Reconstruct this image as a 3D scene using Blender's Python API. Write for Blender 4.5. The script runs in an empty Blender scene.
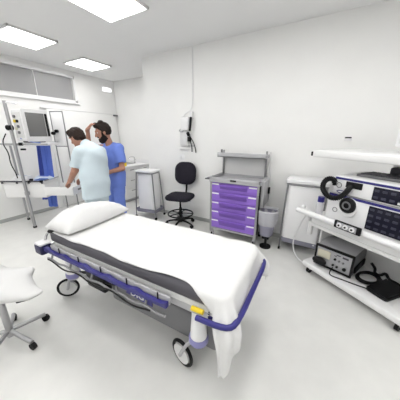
import bpy, bmesh, math, random
import numpy as np
from mathutils import Vector, Matrix
random.seed(7)
scn = bpy.context.scene
COL = scn.collection
R = math.radians
PI = math.pi

# ------------------------------------------------------------------ materials
def mat(name, col, rough=.5, metal=0., bump=0., bscale=60., var=0., vscale=8., emit=None, estr=0., coat=0., trans=0., alpha=1.):
    m = bpy.data.materials.new(name); m.use_nodes = True
    nt = m.node_tree; b = nt.nodes['Principled BSDF']
    b.inputs['Base Color'].default_value = (*col, 1)
    b.inputs['Roughness'].default_value = rough
    b.inputs['Metallic'].default_value = metal
    if coat: b.inputs['Coat Weight'].default_value = coat
    if trans: b.inputs['Transmission Weight'].default_value = trans
    if alpha < 1: b.inputs['Alpha'].default_value = alpha
    if emit:
        b.inputs['Emission Color'].default_value = (*emit, 1); b.inputs['Emission Strength'].default_value = estr
    if bump or var:
        tc = nt.nodes.new('ShaderNodeTexCoord')
    if var:
        n = nt.nodes.new('ShaderNodeTexNoise'); n.inputs['Scale'].default_value = vscale; n.inputs['Detail'].default_value = 5
        nt.links.new(tc.outputs['Object'], n.inputs['Vector'])
        r = nt.nodes.new('ShaderNodeValToRGB')
        r.color_ramp.elements[0].position = .3; r.color_ramp.elements[1].position = .7
        r.color_ramp.elements[0].color = (*[max(0, c*(1-var)) for c in col], 1)
        r.color_ramp.elements[1].color = (*[min(1, c*(1+var)) for c in col], 1)
        nt.links.new(n.outputs['Fac'], r.inputs['Fac']); nt.links.new(r.outputs['Color'], b.inputs['Base Color'])
    if bump:
        n2 = nt.nodes.new('ShaderNodeTexNoise'); n2.inputs['Scale'].default_value = bscale; n2.inputs['Detail'].default_value = 4
        nt.links.new(tc.outputs['Object'], n2.inputs['Vector'])
        bp = nt.nodes.new('ShaderNodeBump'); bp.inputs['Strength'].default_value = bump; bp.inputs['Distance'].default_value = .01
        nt.links.new(n2.outputs['Fac'], bp.inputs['Height']); nt.links.new(bp.outputs['Normal'], b.inputs['Normal'])
    return m

M = dict(
 wall=mat('wall_paint', (.86,.86,.85), .55, bump=.05, bscale=120, var=.012, vscale=3),
 ceil=mat('ceiling_paint', (.86,.86,.86), .8),
 floor=mat('vinyl_floor', (.70,.70,.68), .32, var=.035, vscale=5, bump=.03, bscale=30),
 skirt=mat('coved_skirting', (.42,.43,.42), .4),
 white=mat('white_enamel', (.80,.80,.80), .35),
 whitepl=mat('white_plastic', (.82,.82,.83), .4),
 offwhite=mat('off_white_plastic', (.70,.70,.70), .45),
 frame=mat('white_window_frame', (.82,.82,.82), .4),
 pane=mat('grey_glass', (.34,.34,.345), .35),
 greyl=mat('light_grey_plastic', (.44,.44,.46), .45),
 greym=mat('mid_grey_plastic', (.16,.16,.17), .5),
 greyd=mat('dark_grey_vinyl', (.085,.082,.095), .5, bump=.05, bscale=200),
 black=mat('black_plastic', (.006,.006,.007), .4),
 rubber=mat('black_rubber', (.008,.008,.009), .6),
 chrome=mat('chrome', (.66,.66,.67), .22, 1.),
 steel=mat('brushed_steel', (.42,.42,.43), .4, 1.),
 alu=mat('grey_tube', (.26,.26,.27), .4, .6),
 blue=mat('royal_blue_plastic', (.020,.017,.17), .4),
 navy=mat('navy_plastic', (.010,.009,.06), .4),
 lilac=mat('lilac_plastic', (.26,.25,.50), .4),
 purple=mat('purple_drawer', (.29,.155,.62), .4),
 purpled=mat('purple_handle', (.18,.085,.43), .4),
 linen=mat('white_linen', (.70,.70,.70), .85, bump=.25, bscale=25),
 bag=mat('white_bag', (.84,.84,.85), .7, bump=.25, bscale=14),
 clear=mat('clear_liner', (.80,.80,.84), .35, bump=.3, bscale=18, alpha=.5),
 binc=mat('lilac_grey_bin', (.25,.245,.31), .5),
 scrubb=mat('blue_scrub', (.155,.24,.68), .85, bump=.3, bscale=30, var=.05, vscale=6),
 scrubw=mat('pale_scrub', (.62,.72,.78), .85, bump=.3, bscale=30, var=.03, vscale=6),
 skin=mat('skin', (.42,.21,.145), .55, var=.06, vscale=12),
 hair=mat('dark_hair', (.016,.010,.008), .6, bump=.6, bscale=90),
 hairb=mat('brown_hair', (.022,.012,.009), .6, bump=.6, bscale=90),
 eye=mat('eye_white', (.8,.8,.8), .2), iris=mat('iris', (.03,.015,.01), .2),
 shoe=mat('white_clog', (.75,.75,.75), .5),
 chairf=mat('charcoal_fabric', (.020,.018,.027), .9, bump=.3, bscale=250, var=.15, vscale=60),
 yellow=mat('yellow_plastic', (.85,.62,.02), .45),
 bluecl=mat('blue_cloth', (.11,.19,.66), .8, bump=.2, bscale=30),
 bluecd=mat('deep_blue_cloth', (.05,.085,.42), .8, bump=.2, bscale=30),
 screen=mat('grey_screen', (.17,.17,.165), .18, coat=.3),
 darkpan=mat('dark_control_panel', (.010,.010,.022), .3),
 silver=mat('silver_panel', (.40,.40,.42), .38, .2),
 beige=mat('beige_plastic', (.62,.60,.48), .5),
 key=mat('grey_key', (.05,.05,.075), .5),
 lamp=mat('lamp_diffuser', (.9,.9,.9), .6, emit=(1,.99,.97), estr=9.0),
 wlamp=mat('wall_lamp_diffuser', (.95,.95,.95), .5, emit=(1,1,1), estr=1.2),
 bluetube=mat('blue_tubing', (.10,.18,.50), .4),
 pale=mat('pale_blue_wrap', (.62,.70,.84), .7, bump=.3, bscale=40),
 stool=mat('stool_white', (.60,.60,.60), .5),
 trayin=mat('drawer_inside', (.45,.45,.45), .5),
)

for k in ('black', 'rubber', 'darkpan', 'greyd', 'chairf', 'hair', 'hairb', 'key'): M[k].node_tree.nodes['Principled BSDF'].inputs['Specular IOR Level'].default_value = .22

# ------------------------------------------------------------------ mesh builder
class MB:
    def __init__(s): s.bm = bmesh.new()
    def _take(s, t, mtx=None):
        if mtx is not None: bmesh.ops.transform(t, matrix=mtx, verts=t.verts)
        me = bpy.data.meshes.new('tmp'); t.to_mesh(me); t.free(); s.bm.from_mesh(me); bpy.data.meshes.remove(me); return s
    def box(s, lo, hi, bev=0., seg=2, rz=0., mtx=None):
        t = bmesh.new(); bmesh.ops.create_cube(t, size=1)
        c = [(a+b)/2 for a, b in zip(lo, hi)]; d = [abs(b-a) for a, b in zip(lo, hi)]
        for v in t.verts: v.co = Vector((v.co.x*d[0], v.co.y*d[1], v.co.z*d[2]))
        if bev: bmesh.ops.bevel(t, geom=t.edges[:], offset=min(bev, min(d)*.49), segments=seg, affect='EDGES', profile=.5)
        m = Matrix.Translation(c) @ Matrix.Rotation(rz, 4, 'Z')
        return s._take(t, (mtx @ m) if mtx is not None else m)
    def cyl(s, a, b, r, r2=None, n=20):
        a = Vector(a); b = Vector(b); d = b-a; t = bmesh.new()
        bmesh.ops.create_cone(t, cap_ends=True, segments=n, radius1=r, radius2=r if r2 is None else r2, depth=d.length)
        q = d.to_track_quat('Z', 'Y').to_matrix().to_4x4()
        return s._take(t, Matrix.Translation((a+b)/2) @ q)
    def tube(s, pts, r, n=10, closed=False, smooth=0, rf=None):
        P = [Vector(p) for p in pts]
        for _ in range(smooth):
            Q = []
            N = len(P)
            for i in range(N if closed else N-1):
                a, b = P[i], P[(i+1) % N]; Q += [a*.75+b*.25, a*.25+b*.75]
            if not closed: Q = [P[0]] + Q + [P[-1]]
            P = Q
        N = len(P); t = bmesh.new(); rings = []; up = None
        for i in range(N):
            if closed: d = P[(i+1) % N]-P[i-1]
            else: d = P[min(i+1, N-1)]-P[max(i-1, 0)]
            d.normalize()
            if up is None:
                up = d.orthogonal().normalized()
            up = (up - d*up.dot(d)); up = up.normalized() if up.length > 1e-6 else d.orthogonal().normalized()
            w = d.cross(up); rr = r if rf is None else r*rf(i)
            rings.append([t.verts.new(P[i]+(up*math.cos(2*PI*k/n)+w*math.sin(2*PI*k/n))*rr) for k in range(n)])
        for i in range(N if closed else N-1):
            A = rings[i]; B = rings[(i+1) % N]
            for k in range(n): t.faces.new((A[k], A[(k+1) % n], B[(k+1) % n], B[k]))
        if not closed:
            t.faces.new(rings[0][::-1]); t.faces.new(rings[-1])
        bmesh.ops.recalc_face_normals(t, faces=t.faces)
        return s._take(t)
    def torus(s, c, axis, R_, r, n=36, k=10):
        axis = Vector(axis).normalized(); u = axis.orthogonal().normalized(); w = axis.cross(u); c = Vector(c)
        return s.tube([c+(u*math.cos(2*PI*i/n)+w*math.sin(2*PI*i/n))*R_ for i in range(n)], r, k, True)
    def lathe(s, prof, o=(0, 0, 0), n=28, axis=(0, 0, 1)):
        t = bmesh.new(); rings = []
        for r, z in prof: rings.append([t.verts.new((r*math.cos(2*PI*k/n), r*math.sin(2*PI*k/n), z)) for k in range(n)])
        for A, B in zip(rings, rings[1:]):
            for k in range(n): t.faces.new((A[k], A[(k+1) % n], B[(k+1) % n], B[k]))
        t.faces.new(rings[0][::-1]); t.faces.new(rings[-1])
        bmesh.ops.remove_doubles(t, verts=t.verts, dist=1e-5)
        bmesh.ops.recalc_face_normals(t, faces=t.faces)
        q = Vector(axis).to_track_quat('Z', 'Y').to_matrix().to_4x4()
        return s._take(t, Matrix.Translation(o) @ q)
    def loft(s, rings, cap=True):
        t = bmesh.new(); rr = [[t.verts.new(p) for p in r] for r in rings]; n = len(rr[0])
        for A, B in zip(rr, rr[1:]):
            for k in range(n): t.faces.new((A[k], A[(k+1) % n], B[(k+1) % n], B[k]))
        if cap: t.faces.new(rr[0][::-1]); t.faces.new(rr[-1])
        bmesh.ops.recalc_face_normals(t, faces=t.faces)
        return s._take(t)
    def prism(s, poly, z0, z1, mtx=None, bev=0.):
        t = bmesh.new(); a = [t.verts.new((x, y, z0)) for x, y in poly]; f = t.faces.new(a)
        e = bmesh.ops.extrude_face_region(t, geom=[f])
        for v in e['geom']:
            if isinstance(v, bmesh.types.BMVert): v.co.z = z1
        bmesh.ops.recalc_face_normals(t, faces=t.faces)
        if bev: bmesh.ops.bevel(t, geom=t.edges[:], offset=bev, segments=2, affect='EDGES')
        return s._take(t, mtx)
    def ell(s, c, r, mtx=None):
        t = bmesh.new(); bmesh.ops.create_uvsphere(t, u_segments=20, v_segments=12, radius=1)
        for v in t.verts: v.co = Vector((v.co.x*r[0], v.co.y*r[1], v.co.z*r[2]))
        m = Matrix.Translation(c)
        return s._take(t, m @ mtx if mtx is not None else m)
    def build(s, name, m, parent=None, ang=38, **kw):
        me = bpy.data.meshes.new(name); s.bm.to_mesh(me); s.bm.free()
        return link(name, me, m, parent, ang, **kw)

def link(name, me, m, parent=None, ang=38, label=None):
    o = bpy.data.objects.new(name, me); COL.objects.link(o)
    me.materials.append(m)
    me.polygons.foreach_set('use_smooth', [True]*len(me.polygons))
    me.set_sharp_from_angle(angle=R(ang))
    if parent: o.parent = parent
    if label: o['label'] = label
    return o
def tag(o, label, cat, group=None, kind=None):
    o['label'] = label; o['category'] = cat
    if group: o['group'] = group
    if kind: o['kind'] = kind
    return o
def thing(name, label, cat, loc=(0, 0, 0), rz=0, group=None):
    o = bpy.data.objects.new(name, None); COL.objects.link(o); o.empty_display_size = .1
    o.location = loc; o.rotation_euler = (0, 0, rz)
    return tag(o, label, cat, group)
def copy_tree(o, parent=None):
    c = o.copy(); COL.objects.link(c)
    if parent: c.parent = parent
    for ch in list(o.children): copy_tree(ch, c)
    return c
def struct(name, mb, m, label=None):
    o = mb.build(name, m); o['kind'] = 'structure'
    if label: o['label'] = label
    return o

# ------------------------------------------------------------------ room
XL, YB, YN, XJ, ZC = -5.10, 3.36, 4.36, -3.12, 2.95
XR, YF = 2.6, -2.2
struct('floor', MB().box((XL-.1, YF-.1, -.1), (XR+.1, YN+.1, 0)), M['floor'])
struct('ceiling', MB().box((XL-.1, YF-.1, ZC), (XR+.1, YN+.1, ZC+.1)), M['ceil'])
WY0, WY1, WZ0, WZ1 = .55, 3.28, 2.305, 2.86
w = MB()
w.box((XL-.1, YF, 0), (XL, YN+.1, WZ0)).box((XL-.1, YF, WZ1), (XL, YN+.1, ZC)).box((XL-.1, YF, WZ0), (XL, WY0, WZ1)).box((XL-.1, WY1, WZ0), (XL, YN+.1, WZ1))
struct('wall_left', w, M['wall'])
struct('wall_back', MB().box((XJ, YB, 0), (XR, YN+.1, ZC)), M['wall'])
struct('wall_recess', MB().box((XL, YN, 0), (XJ, YN+.1, ZC)), M['wall'])
struct('wall_right', MB().box((XR, YF, 0), (XR+.1, YN+.1, ZC)), M['wall'])
struct('wall_front', MB().box((XL-.1, YF-.1, 0), (XR+.1, YF, ZC)), M['wall'])
struct('baseboard_left', MB().box((XL, YF, 0), (XL+.012, 2.42, .07), .004), M['skirt'])
struct('baseboard_back', MB().box((XJ, YB-.012, 0), (XR, YB, .07), .004), M['skirt'])
# high window in the left wall
wt = thing('window_1', 'long high window with grey panes in the left wall', 'window', (XL, 0, 0)); wt['kind'] = 'structure'
f = MB(); b = .05
f.box((-.09, WY0, WZ0), (.02, WY1, WZ0+b), .005).box((-.09, WY0, WZ1-b), (.02, WY1, WZ1), .005)
f.box((-.09, WY0, WZ0), (.02, WY0+b, WZ1), .005).box((-.09, WY1-b, WZ0), (.02, WY1, WZ1), .005)
f.box((-.09, 2.478, WZ0), (-.045, 2.492, WZ1), .003)
f.build('window_frame', M['frame'], wt)
MB().box((-.07, WY0+b, WZ0+b), (-.055, 2.475, WZ1-b)).build('pane', M['pane'], wt)
MB().box((-.07, 2.495, WZ0+b), (-.055, WY1-b, WZ1-b)).build('pane', M['pane'], wt)
MB().box((0, WY0-.04, WZ0-.035), (.045, WY1+.03, WZ0), .006).build('window_sill', M['frame'], wt)
# sliding door panel
dt = thing('door_1', 'plain white sliding door panel on the left wall', 'door', (XL, 0, 0)); dt['kind'] = 'structure'
MB().box((.006, 2.55, .01), (.04, 4.29, 2.12), .004).build('door_leaf', M['wall'], dt)
MB().box((0, 2.45, 2.125), (.041, 4.31, 2.14), .004).build('door_rail', M['white'], dt)
MB().box((.04, 4.20, 2.085), (.075, 4.33, 2.125), .006).build('door_stop', M['greym'], dt)
# ceiling lamps
def ceiling_light(x, y, lab):
    t = thing('ceiling_light', lab, 'light', (x, y, ZC), 0, 'square ceiling light panels')
    fr = MB(); s_ = .31
    for a, b_ in (((-s_, -s_), (s_, -s_+.02)), ((-s_, s_-.02), (s_, s_)), ((-s_, -s_), (-s_+.02, s_)), ((s_-.02, -s_), (s_, s_))):
        fr.box((*a, -.03), (*b_, 0), .003)
    fr.build('frame', M['white'], t)
    MB().box((-s_+.02, -s_+.02, -.022), (s_-.02, s_-.02, -.002)).build('diffuser', M['lamp'], t)
for x in (-4.0, -2.2, -.4, 1.4):
    for y in (-1.2, .35, 1.9):
        ceiling_light(x, y, 'added square white ceiling light panel brightening the wall recess')
ceiling_light(-4.3, 3.1, 'added square white ceiling light panel brightening the wall recess')  # extra panel outside the grid, added only to brighten the recess
# emergency lamp
t = thing('emergency_lamp', 'small glowing white lamp high on left wall above the sliding door', 'lamp', (XL, 4.10, 2.66))
MB().box((0, -.14, 0), (.03, .14, .11), .01).build('housing', M['whitepl'], t)
MB().box((.028, -.125, .012), (.055, .125, .098), .012).build('diffuser', M['wlamp'], t)

# ------------------------------------------------------------------ SDF bodies
def V(*a): return np.array(a, dtype=np.float64)
def nrm(v): v = np.asarray(v, float); return v/np.linalg.norm(v)
def cap(a, b, ra, rb=None, k=.03, flat=None, cut=None, sub=False):
    return dict(t='c', a=V(*a), b=V(*b), ra=ra, rb=ra if rb is None else rb, k=k, flat=flat, cut=cut or [], sub=sub)
def ell(c, r, basis=None, k=.03, cut=None, sub=False):
    return dict(t='e', c=V(*c), r=V(*r), B=np.eye(3) if basis is None else np.array(basis, float), k=k, cut=cut or [], sub=sub)
def ev(p, X):
    if p['t'] == 'c':
        a, b = p['a'], p['b']; Q = X
        if p['flat'] is not None:
            d, s = p['flat']; d = nrm(d); mid = (a+b)/2; g = 1/s-1
            Q = X+((X-mid)@d)[..., None]*d*g
            a = a+d*((a-mid)@d)*g; b = b+d*((b-mid)@d)*g
        ab = b-a; L = ab@ab+1e-12
        t = np.clip(((Q-a)@ab)/L, 0, 1)
        dd = np.linalg.norm(Q-a-t[..., None]*ab, axis=-1)-(p['ra']+(p['rb']-p['ra'])*t)
        if p['flat'] is not None: dd = dd*min(1, p['flat'][1]*1.25)
    else:
        Q = (X-p['c'])@p['B'].T; r = p['r']
        k0 = np.linalg.norm(Q/r, axis=-1); k1 = np.linalg.norm(Q/(r*r), axis=-1)+1e-9
        dd = k0*(k0-1)/k1
    for (pt, n) in p['cut']: dd = np.maximum(dd, (X-np.asarray(pt, float))@nrm(n))
    return dd
def bounds(p):
    if p['t'] == 'c':
        r = max(p['ra'], p['rb']); return np.minimum(p['a'], p['b'])-r, np.maximum(p['a'], p['b'])+r
    r = max(p['r']); return p['c']-r, p['c']+r
def sdf_mesh(name, prims, vox, m, parent=None, cuts=(), noise=0., nf=25.):
    los, his = zip(*[bounds(p) for p in prims if not p['sub']])
    lo = np.min(los, 0)-3*vox; hi = np.max(his, 0)+3*vox
    n = np.ceil((hi-lo)/vox).astype(int)+1
    ax = [lo[i]+vox*np.arange(n[i]) for i in range(3)]
    F = np.full(n, 1.0, dtype=np.float64)
    for p in prims:
        l, h = bounds(p); pad = p['k']+4*vox
        i0 = np.maximum(0, ((l-pad-lo)/vox).astype(int)); i1 = np.minimum(n, ((h+pad-lo)/vox).astype(int)+2)
        sl = tuple(slice(a, b) for a, b in zip(i0, i1))
        X = np.stack(np.meshgrid(*[ax[i][sl[i]] for i in range(3)], indexing='ij'), -1)
        d = ev(p, X); f = F[sl]; k = p['k']
        if p['sub']:
            d = -d; hh = np.clip(.5-.5*(d-f)/k, 0, 1); F[sl] = f*hh+d*(1-hh)+k*hh*(1-hh)
        else:
            hh = np.clip(.5+.5*(d-f)/k, 0, 1); F[sl] = f*hh+d*(1-hh)-k*hh*(1-hh)
    if noise or len(cuts):
        X = np.stack(np.meshgrid(*ax, indexing='ij'), -1)
        if noise:
            F += noise*(np.sin(X[..., 0]*nf+2.1*np.sin(X[..., 2]*nf*.55))*np.sin(X[..., 2]*nf*.8+1.7*np.sin(X[..., 1]*nf*.6)))
        for pt, nn in cuts: F = np.maximum(F, (X-np.asarray(pt, float))@nrm(nn))
    S = F < 0
    nx, ny, nz = F.shape
    cell = np.zeros((nx-1, ny-1, nz-1), int)
    for i in (0, 1):
        for j in (0, 1):
            for k in (0, 1): cell += S[i:nx-1+i, j:ny-1+j, k:nz-1+k]
    act = (cell > 0) & (cell < 8)
    idx = np.full(act.shape, -1, int); A = np.argwhere(act); idx[act] = np.arange(len(A))
    acc = np.zeros((len(A), 3)); cnt = np.zeros(len(A))
    C = [(i, j, k) for i in (0, 1) for j in (0, 1) for k in (0, 1)]
    for c0 in C:
        for axx in range(3):
            if c0[axx]: continue
            c1 = list(c0); c1[axx] = 1
            f0 = F[A[:, 0]+c0[0], A[:, 1]+c0[1], A[:, 2]+c0[2]]; f1 = F[A[:, 0]+c1[0], A[:, 1]+c1[1], A[:, 2]+c1[2]]
            x = (f0 < 0) != (f1 < 0)
            tt = np.where(x, f0/(f0-f1+1e-15*(f0 == f1)), 0)
            P = np.array(c0, float)+np.outer(tt, np.eye(3)[axx])
            acc[x] += P[x]; cnt[x] += 1
    verts = (A+acc/cnt[:, None])*vox+lo
    quads = []
    for axx in range(3):
        o = [a for a in range(3) if a != axx]
        s0 = [slice(None)]*3; s1 = [slice(None)]*3; s0[axx] = slice(0, -1); s1[axx] = slice(1, None)
        X0 = S[tuple(s0)]; X1 = S[tuple(s1)]
        E = np.argwhere(X0 != X1)
        E = E[(E[:, o[0]] > 0) & (E[:, o[1]] > 0) & (E[:, o[0]] < F.shape[o[0]]-1) & (E[:, o[1]] < F.shape[o[1]]-1)]
        fl = X0[tuple(E.T)]
        q = []
        for da, db in ((1, 1), (0, 1), (0, 0), (1, 0)):
            e = E.copy(); e[:, o[0]] -= da; e[:, o[1]] -= db; q.append(idx[tuple(e.T)])
        q = np.stack(q, 1)
        if axx == 1: fl = ~fl
        q = np.where(fl[:, None], q, q[:, ::-1]); quads.append(q)
    quads = np.concatenate(quads)
    quads = quads[(quads >= 0).all(1)]
    me = bpy.data.meshes.new(name)
    me.from_pydata(verts.tolist(), [], quads.tolist()); me.validate(); me.update()
    return link(name, me, m, parent, 55)

def hand(w, d, pn, side, curl=(25, 55), s=1.0):
    """wrist point, finger direction, direction the palm faces, side of the thumb (+1/-1)"""
    w = np.asarray(w, float); d = nrm(d); pn = nrm(np.asarray(pn, float)-d*np.dot(pn, d)); ac = np.cross(d, pn)*side
    P = [cap(w-d*.02, w+d*.03*s, .029*s, .034*s, .02, (pn, .62)), cap(w+d*.025*s, w+d*.085*s, .036*s, .040*s, .012, (pn, .42))]
    for off, L, rr in ((.031, .070, .0095), (.0105, .078, .0098), (-.0105, .073, .0095), (-.030, .058, .0085)):
        b = w+d*.082*s+ac*off*s
        c1, c2 = R(curl[0]), R(curl[1])
        p1 = b+(d*math.cos(c1)+pn*math.sin(c1)+ac*off*1.5)*L*.55*s
        p2 = p1+(d*math.cos(c2)+pn*math.sin(c2)+ac*off*1.0)*L*.5*s
        P += [cap(b-d*.02, p1, rr*1.08*s, rr*s, .004), cap(p1, p2, rr*s, rr*.85*s, .003)]
    b = w+d*.025*s+ac*.03*s
    p1 = b+(d*.55+ac*.75+pn*.3)*.042*s; p2 = p1+(d*.85+ac*.15+pn*.45)*.034*s
    P += [cap(b, p1, .0135*s, .0115*s, .008), cap(p1, p2, .0115*s, .0095*s, .003)]
    return P
def basis(f, up=(0, 0, 1)):
    f = nrm(f); l = nrm(np.cross(up, f)); u = np.cross(f, l); return f, l, u
def head(c, hf, s):
    f, l, u = basis(hf); B = [f, l, u]; c = np.asarray(c, float)
    P = [ell(c-f*.008*s, (.100*s, .078*s, .108*s), B, .02),
         ell(c+f*.030*s-u*.058*s, (.066*s, .060*s, .072*s), B, .03),
         cap(c+f*.080*s-u*.108*s-l*.012*s, c+f*.080*s-u*.108*s+l*.012*s, .020*s, None, .02),
         cap(c+f*.094*s+u*.010*s, c+f*.116*s-u*.030*s, .010*s, .0155*s, .012),
         cap(c+f*.088*s+u*.030*s+l*.035*s, c+f*.088*s+u*.030*s-l*.035*s, .012*s, None, .015),
         cap(c+f*.091*s-u*.064*s+l*.016*s, c+f*.091*s-u*.064*s-l*.016*s, .009*s, None, .005),
         cap(c+f*.089*s-u*.075*s+l*.013*s, c+f*.089*s-u*.075*s-l*.013*s, .009*s, None, .005)]
    for sg in (1, -1):
        P.append(ell(c+l*.080*s*sg-u*.018*s-f*.006*s, (.021*s, .011*s, .034*s), B, .008))
        P.append(ell(c+f*.097*s+l*.033*s*sg+u*.008*s, (.016*s, .016*s, .011*s), B, .010, sub=True))
    return P, (f, l, u)
def eyes(c, fr, s, parent):
    f, l, u = fr; c = np.asarray(c, float)
    for sg in (1, -1):
        p = c+f*.0735*s+l*.032*s*sg+u*.006*s
        mb = MB(); mb.ell(tuple(p), (.0120*s,)*3)
        o = mb.build('eye', M['eye'], parent)
        o.data.materials.append(M['iris'])
        for q in o.data.polygons:
            if np.dot(np.array(q.center)-p, f) > .0105*s: q.material_index = 1
def shoe(pos, d, parent):
    d = nrm(d); p = np.asarray(pos, float)
    sdf_mesh('shoe', [cap(p-d*.06+V(0, 0, .035), p+d*.13+V(0, 0, .03), .042, .046, .03), cap(p-d*.05+V(0, 0, .06), p+d*.03+V(0, 0, .065), .042, .04, .03)], .010, M['shoe'], parent, cuts=[((0, 0, 0.001), (0, 0, -1))])

YAW = R(29.4)
def person(name_label, cat, o2, D):
    """root standing at camera-aligned (right, forward) coordinates o2"""
    x, y = o2; c, s = math.cos(YAW), math.sin(YAW)
    return thing('person', name_label, cat, (x*c-y*s, x*s+y*c, 0), YAW)

# ---- man A : pale scrubs, bent over the trolley drawer
def man_pale():
    S = .955; o2 = (-1.545, 3.115)
    def L(r, d, z): return V(r*S-o2[0], d*S-o2[1], 1.6+(z-1.6)*S)
    root = person('man in pale blue-white scrubs, head bowed, reaching into the open drawer', 'person', o2, None)
    f = nrm(V(-.75, .66, 0)); l = V(-f[1], f[0], 0)
    pel, chest = L(-1.64, 3.26, .93), L(-1.625, 3.28, 1.27)
    ls, rs = L(-1.745, 3.135, 1.365), L(-1.57, 3.41, 1.345)
    le, lw, lh = L(-1.875, 3.17, 1.095), L(-2.10, 3.36, .885), L(-2.22, 3.44, .80)
    re, rw, rh = L(-1.74, 3.60, 1.10), L(-2.02, 3.62, .90), L(-2.14, 3.60, .82)
    hc = L(-1.855, 3.325, 1.575); hs = 1.06*S
    H, fr = head(hc, (-.83, .22, -.50), hs)
    nk0, nk1 = L(-1.68, 3.29, 1.40), L(-1.79, 3.315, 1.52)
    hipL, hipR = V(*(pel+l*.085)), V(*(pel-l*.085)); hipL[2] = hipR[2] = .86
    kL, kR = V(hipL[0]+f[0]*.03, hipL[1]+f[1]*.03, .47), V(hipR[0]+f[0]*.05, hipR[1]+f[1]*.05, .47)
    aL, aR = V(hipL[0]-.02, hipL[1], .09), V(hipR[0], hipR[1], .09)
    B = [cap(pel, chest, .135, .145, .05, (f, .66)), cap(ls, rs, .055, .055, .05), cap(nk0, nk1, .058, .053, .03)] + H
    B += [cap(ls, le, .050, .040, .03), cap(le, lw, .049, .033, .015), cap(rs, re, .050, .040, .03), cap(re, rw, .041, .027, .015)]
    B += hand(lw, lh-lw, (.2, .3, -1), 1) + hand(rw, rh-rw, (.2, -.4, -1), -1)
    for h_, k_, a_ in ((hipL, kL, aL), (hipR, kR, aR)):
        B += [cap(h_, k_, .075, .052, .04), cap(k_, a_, .050, .036, .03), cap(a_, a_+f*.10-V(0, 0, .05), .034, .03, .02)]
    sdf_mesh('body', B, .0075, M['skin'], root)
    eyes(hc, fr, hs, root)
    ff, hl, u = fr
    hair = [ell(hc-ff*.010*hs+u*.010*hs, (.118*hs, .093*hs, .120*hs), fr, .02, cut=[(hc+ff*.052*hs+u*.03*hs, ff*.80-u*.58), (hc-u*.075*hs, -u)]),
            cap(hc+ff*.045*hs+u*.088*hs+hl*.05*hs, hc+ff*.045*hs+u*.092*hs-hl*.05*hs, .032*hs, None, .02),
            ell(hc-ff*.075*hs-u*.045*hs, (.042*hs, .066*hs, .055*hs), fr, .02)]
    sdf_mesh('hair', hair, .007, M['hairb'], root, noise=.004, nf=90)
    # scrub top
    hem = pel.copy(); hem[2] = .70
    lse, rse = ls+(le-ls)*.80, rs+(re-rs)*.80
    T = [cap(V(hem[0], hem[1], .66), pel+V(0, 0, .08), .205, .200, .06, (f, .68)), cap(pel, chest, .190, .190, .06, (f, .74)),
         cap(chest+V(0, 0, .0)-f*.01, nk0-V(0, 0, .01)-f*.03, .172, .095, .06, (f, .78)),
         cap(chest-f*.03+V(0, 0, .06), L(-1.715, 3.29, 1.475), .135, .072, .05),
         cap(ls, rs, .078, .078, .06),
         cap(ls, le, .080, .078, .03, None, [(lse, le-ls)]), cap(rs, re, .080, .078, .03, None, [(rse, re-rs)])]
    nd = nrm(nk1-nk0)
    sdf_mesh('scrub_top', T, .010, M['scrubw'], root, cuts=[((0, 0, .70), (0, 0, -1)), (nk0+nd*.095, nd+f*.45)], noise=.009, nf=17)
    TR = [cap(V(pel[0], pel[1], .80), pel-V(0, 0, .03), .165, .155, .05, (f, .74))]
    for h_, k_, a_ in ((hipL, kL, aL), (hipR, kR, aR)):
        TR += [cap(h_, k_, .105, .080, .03), cap(k_, a_, .080, .075, .03)]
    sdf_mesh('trousers', TR, .012, M['scrubw'], root, cuts=[((0, 0, .07), (0, 0, -1))], noise=.004, nf=18)
    shoe((aL[0], aL[1], 0), f, root); shoe((aR[0], aR[1], 0), f, root)

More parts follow.
